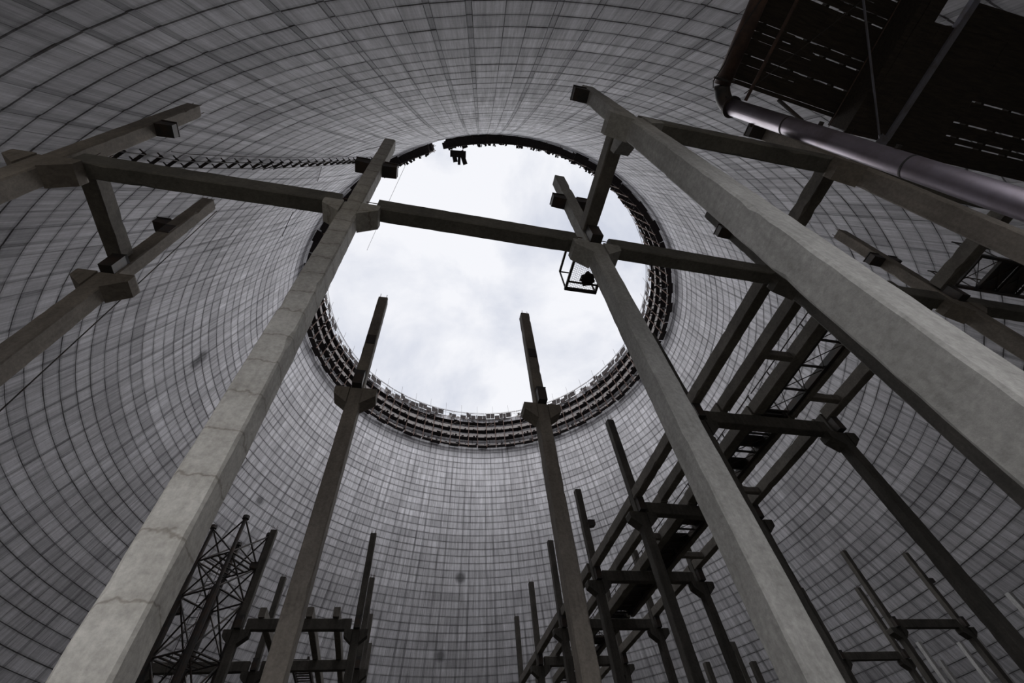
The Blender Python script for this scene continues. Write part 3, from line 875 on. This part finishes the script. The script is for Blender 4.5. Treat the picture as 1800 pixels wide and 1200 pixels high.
# conduit running beside the steps
cable([wallpt(z, .10, .75) for z in np.linspace(24, 39, 16)] + [wallpt(39.0, .1, 1.6), wallpt(41.5, .1, 3.9)], .022, 'thin conduit beside the wall ladder steps, turning down behind the beam', M_STEEL, 'conduit')
def wp(u):
    return Vector(u)
cable([(-14.05, 19.05, 42.9), (-14.95, 20.7, 43.8), (-15.85, 22.55, 44.5)], .035, 'dark rope end hanging on the wall under the long left beam', M_STEEL, 'rope')
cable([(-10.0, 12.75, 38.0), (-11.3, 15.2, 41.5)], .03, 'dark rope above the long left beam near its right end', M_STEEL, 'rope')
cable([(-2.78, 9.06, 30.0), (-3.9, 12.1, 30.0), (-5.07, 15.36, 30.0)], .010, 'thin wire with a knot hanging across the sky by the left column head', M_STEEL, 'wire')
cable([(-9.74, 9.40, 20.0), (-10.1, 9.95, 15.5), (-10.48, 10.58, 9.0), (-10.8, 11.0, 4.0)], .018, 'long dark cable slanting across the left wall to the left edge', M_STEEL)

# ------------------------------------------------------------------ scaffold ring under the rim
NB = 96
def scaffold_bay():
    root = empty('scaffold_bay', (0, 0, 0), None, 'scaffold', 'scaffold bays hanging under the rim')
    return root
gap_az = (math.radians(-116.2), math.radians(-112.6))
proto = None
def bay_parts(root, az, seed):
    """parts in local frame: +x points to the tower axis, y along the rim, z world height"""
    r = random.Random(seed)
    hwid = math.pi * 25.6 / NB
    def inx(z): return 25.54 - rad(z)            # local x of the wall face relative to the rim radius
    for t, z in enumerate((53.9, 55.35, 56.8)):
        w0 = inx(z) + .03
        gp_ = r.uniform(.06, .34)
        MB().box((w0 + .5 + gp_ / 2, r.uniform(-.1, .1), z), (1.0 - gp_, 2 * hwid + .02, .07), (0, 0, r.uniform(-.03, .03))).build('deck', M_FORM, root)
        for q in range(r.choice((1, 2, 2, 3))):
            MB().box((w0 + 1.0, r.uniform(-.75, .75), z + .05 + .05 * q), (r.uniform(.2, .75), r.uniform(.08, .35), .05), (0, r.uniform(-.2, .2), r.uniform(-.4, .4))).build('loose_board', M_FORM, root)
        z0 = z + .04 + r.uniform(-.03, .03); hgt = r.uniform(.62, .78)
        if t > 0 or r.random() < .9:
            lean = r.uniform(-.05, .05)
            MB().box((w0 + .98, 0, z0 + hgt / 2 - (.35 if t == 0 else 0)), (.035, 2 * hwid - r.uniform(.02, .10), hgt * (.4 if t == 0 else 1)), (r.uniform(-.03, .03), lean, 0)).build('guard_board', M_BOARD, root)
    xw = inx(55.5) + 1.03
    MB().bar((inx(53.7) + 1.0, -hwid, 53.5), (inx(58.5) + 1.04, -hwid, 58.9), .11).build('hanger_post', M_RUST, root)
    for z in (55.0, 57.9):
        MB().bar((inx(z) + .02, -hwid, z), (inx(z) + 1.05, -hwid, z - .5), .05).build('bracket', M_RUST, root)
    if r.random() < .55:
        MB().bar((inx(57.6) + .95, -hwid, 57.6), (inx(58.9) + .8, hwid, 58.9), .05).build('diagonal', M_RUST, root)
    # broken upper deck and rubble of boards
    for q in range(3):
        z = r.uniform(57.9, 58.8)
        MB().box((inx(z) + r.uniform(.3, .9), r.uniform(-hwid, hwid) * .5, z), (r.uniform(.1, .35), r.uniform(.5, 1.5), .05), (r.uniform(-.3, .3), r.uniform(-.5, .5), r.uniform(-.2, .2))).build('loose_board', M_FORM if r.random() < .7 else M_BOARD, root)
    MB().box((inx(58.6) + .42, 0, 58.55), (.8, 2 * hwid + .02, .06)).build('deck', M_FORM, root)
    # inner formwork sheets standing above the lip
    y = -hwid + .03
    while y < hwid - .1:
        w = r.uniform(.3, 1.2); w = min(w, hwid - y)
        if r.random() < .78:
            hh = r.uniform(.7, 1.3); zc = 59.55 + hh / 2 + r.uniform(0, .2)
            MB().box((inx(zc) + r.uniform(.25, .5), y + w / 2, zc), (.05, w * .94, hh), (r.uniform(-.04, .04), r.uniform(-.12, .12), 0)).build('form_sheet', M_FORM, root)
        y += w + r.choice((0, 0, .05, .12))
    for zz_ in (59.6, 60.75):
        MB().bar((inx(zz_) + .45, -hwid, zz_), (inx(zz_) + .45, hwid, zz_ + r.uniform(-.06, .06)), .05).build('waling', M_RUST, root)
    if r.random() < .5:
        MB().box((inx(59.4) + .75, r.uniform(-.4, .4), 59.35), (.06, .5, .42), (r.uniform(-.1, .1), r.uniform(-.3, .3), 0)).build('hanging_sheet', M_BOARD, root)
ONES = ['', 'first', 'second', 'third', 'fourth', 'fifth', 'sixth', 'seventh', 'eighth', 'ninth', 'tenth', 'eleventh', 'twelfth', 'thirteenth',
        'fourteenth', 'fifteenth', 'sixteenth', 'seventeenth', 'eighteenth', 'nineteenth']
def ordinal(n):
    if n < 20: return ONES[n]
    t, u = divmod(n, 10)
    return (('', '', 'twentieth', 'thirtieth', 'fortieth') if u == 0 else ('', '', 'twenty-', 'thirty-', 'forty-'))[t] + ONES[u]
protos = []
sec_n = {}
for k in range(NB):
    az = 2 * math.pi * (k + .5) / NB - math.pi
    if gap_az[0] < az < gap_az[1]: continue
    x = AX + 25.54 * math.cos(az); y = AY + 25.54 * math.sin(az)
    v = k % 8
    if len(protos) < 8:
        root = scaffold_bay(); bay_parts(root, 0, 900 + k); protos.append(root)
    else:
        root = copy_tree(protos[v])
    root.location = (x, y, 0); root.rotation_euler = (0, 0, az + math.pi)
    d_ = math.degrees(az)
    if -150 < d_ <= -114: sec, base_l = 'nl', 'ragged black scaffold bay at the upper left of the opening, %s from the left'
    elif -114 < d_ <= -55: sec, base_l = 'n', 'black scaffold bay along the top of the sky opening, %s from the gap'
    elif -55 < d_ <= 35: sec, base_l = 'r', 'scaffold bay on the right side of the sky opening, %s going down'
    elif 35 < d_ <= 115: sec, base_l = 'f', 'scaffold bay of grey boards under the far rim, %s from the right'
    else: sec, base_l = 'l', 'rust-brown scaffold bay on the left side of the opening, %s going up'
    sec_n[sec] = sec_n.get(sec, 0) + 1
    root['label'] = base_l % ordinal(sec_n[sec])
    root['category'] = 'scaffold'; root['group'] = 'scaffold bays hanging under the rim'
# railing segments on top of the rim
NR = 52
nr_ = 0
gp = None
for k in range(NR):
    az = 2 * math.pi * (k + .5) / NR - math.pi
    if -2.6 < az < -.7 : continue
    R_ = 25.25
    x = AX + R_ * math.cos(az); y = AY + R_ * math.sin(az)
    if gp is None:
        gp = empty('rim_railing', (0, 0, 60), None, 'railing', 'thin railings on the rim')
        hw = math.pi * R_ / NR
        for z in (.55, 1.0, 1.25): MB().tube([(0, -hw * .93, z), (0, hw * .93, z)], .018, 4).build('rail', M_STEEL, gp)
        MB().tube([(0, -hw * .9, -.9), (0, -hw * .9, 1.25)], .025, 4).build('post', M_STEEL, gp)
        MB().tube([(0, hw * .9, -.9), (0, hw * .9, 1.25)], .025, 4).build('post', M_STEEL, gp)
        MB().tube([(0, .1, -.9), (.1, .1, 2.9)], .022, 4).build('tall_post', M_STEEL, gp)
        o = gp
    else:
        o = copy_tree(gp)
    o.location = (x, y, 60.0); o.rotation_euler = (0, 0, az + math.pi)
    nr_ += 1
    o['label'] = 'thin wire railing with tall post on the rim, %s %s' % ((ordinal(nr_ - 4), 'going round from the right') if nr_ > 4 else (ordinal(nr_), 'at the left side'))
    o['category'] = 'railing'; o['group'] = 'thin railings on the rim'
# torn pieces left hanging at the gap in the scaffold
az = math.radians(-109.8)
root = empty('hanging_formwork', (AX + 25.2 * math.cos(az), AY + 25.2 * math.sin(az), 57.8), 'torn dark formwork boards hanging into the sky at the near rim', 'formwork', rz=az + math.pi)
for q, (yy, w, hh, xx) in enumerate(((-.50, .55, 1.5, 1.65), (-.02, .34, 1.4, 1.6), (.5, .55, 1.0, 1.4), (.0, 1.9, .7, 1.05))):
    MB().box((xx, yy, -.1 * q), (hh * 1.1, w, .06), (0, .25, random.uniform(-.25, .25))).build('board', M_FORM, root)
MB().bar((.0, -.7, .2), (2.2, -.6, 0), .07).build('arm', M_RUST, root)
MB().bar((.0, .7, .2), (2.0, .6, 0), .07).build('arm', M_RUST, root)
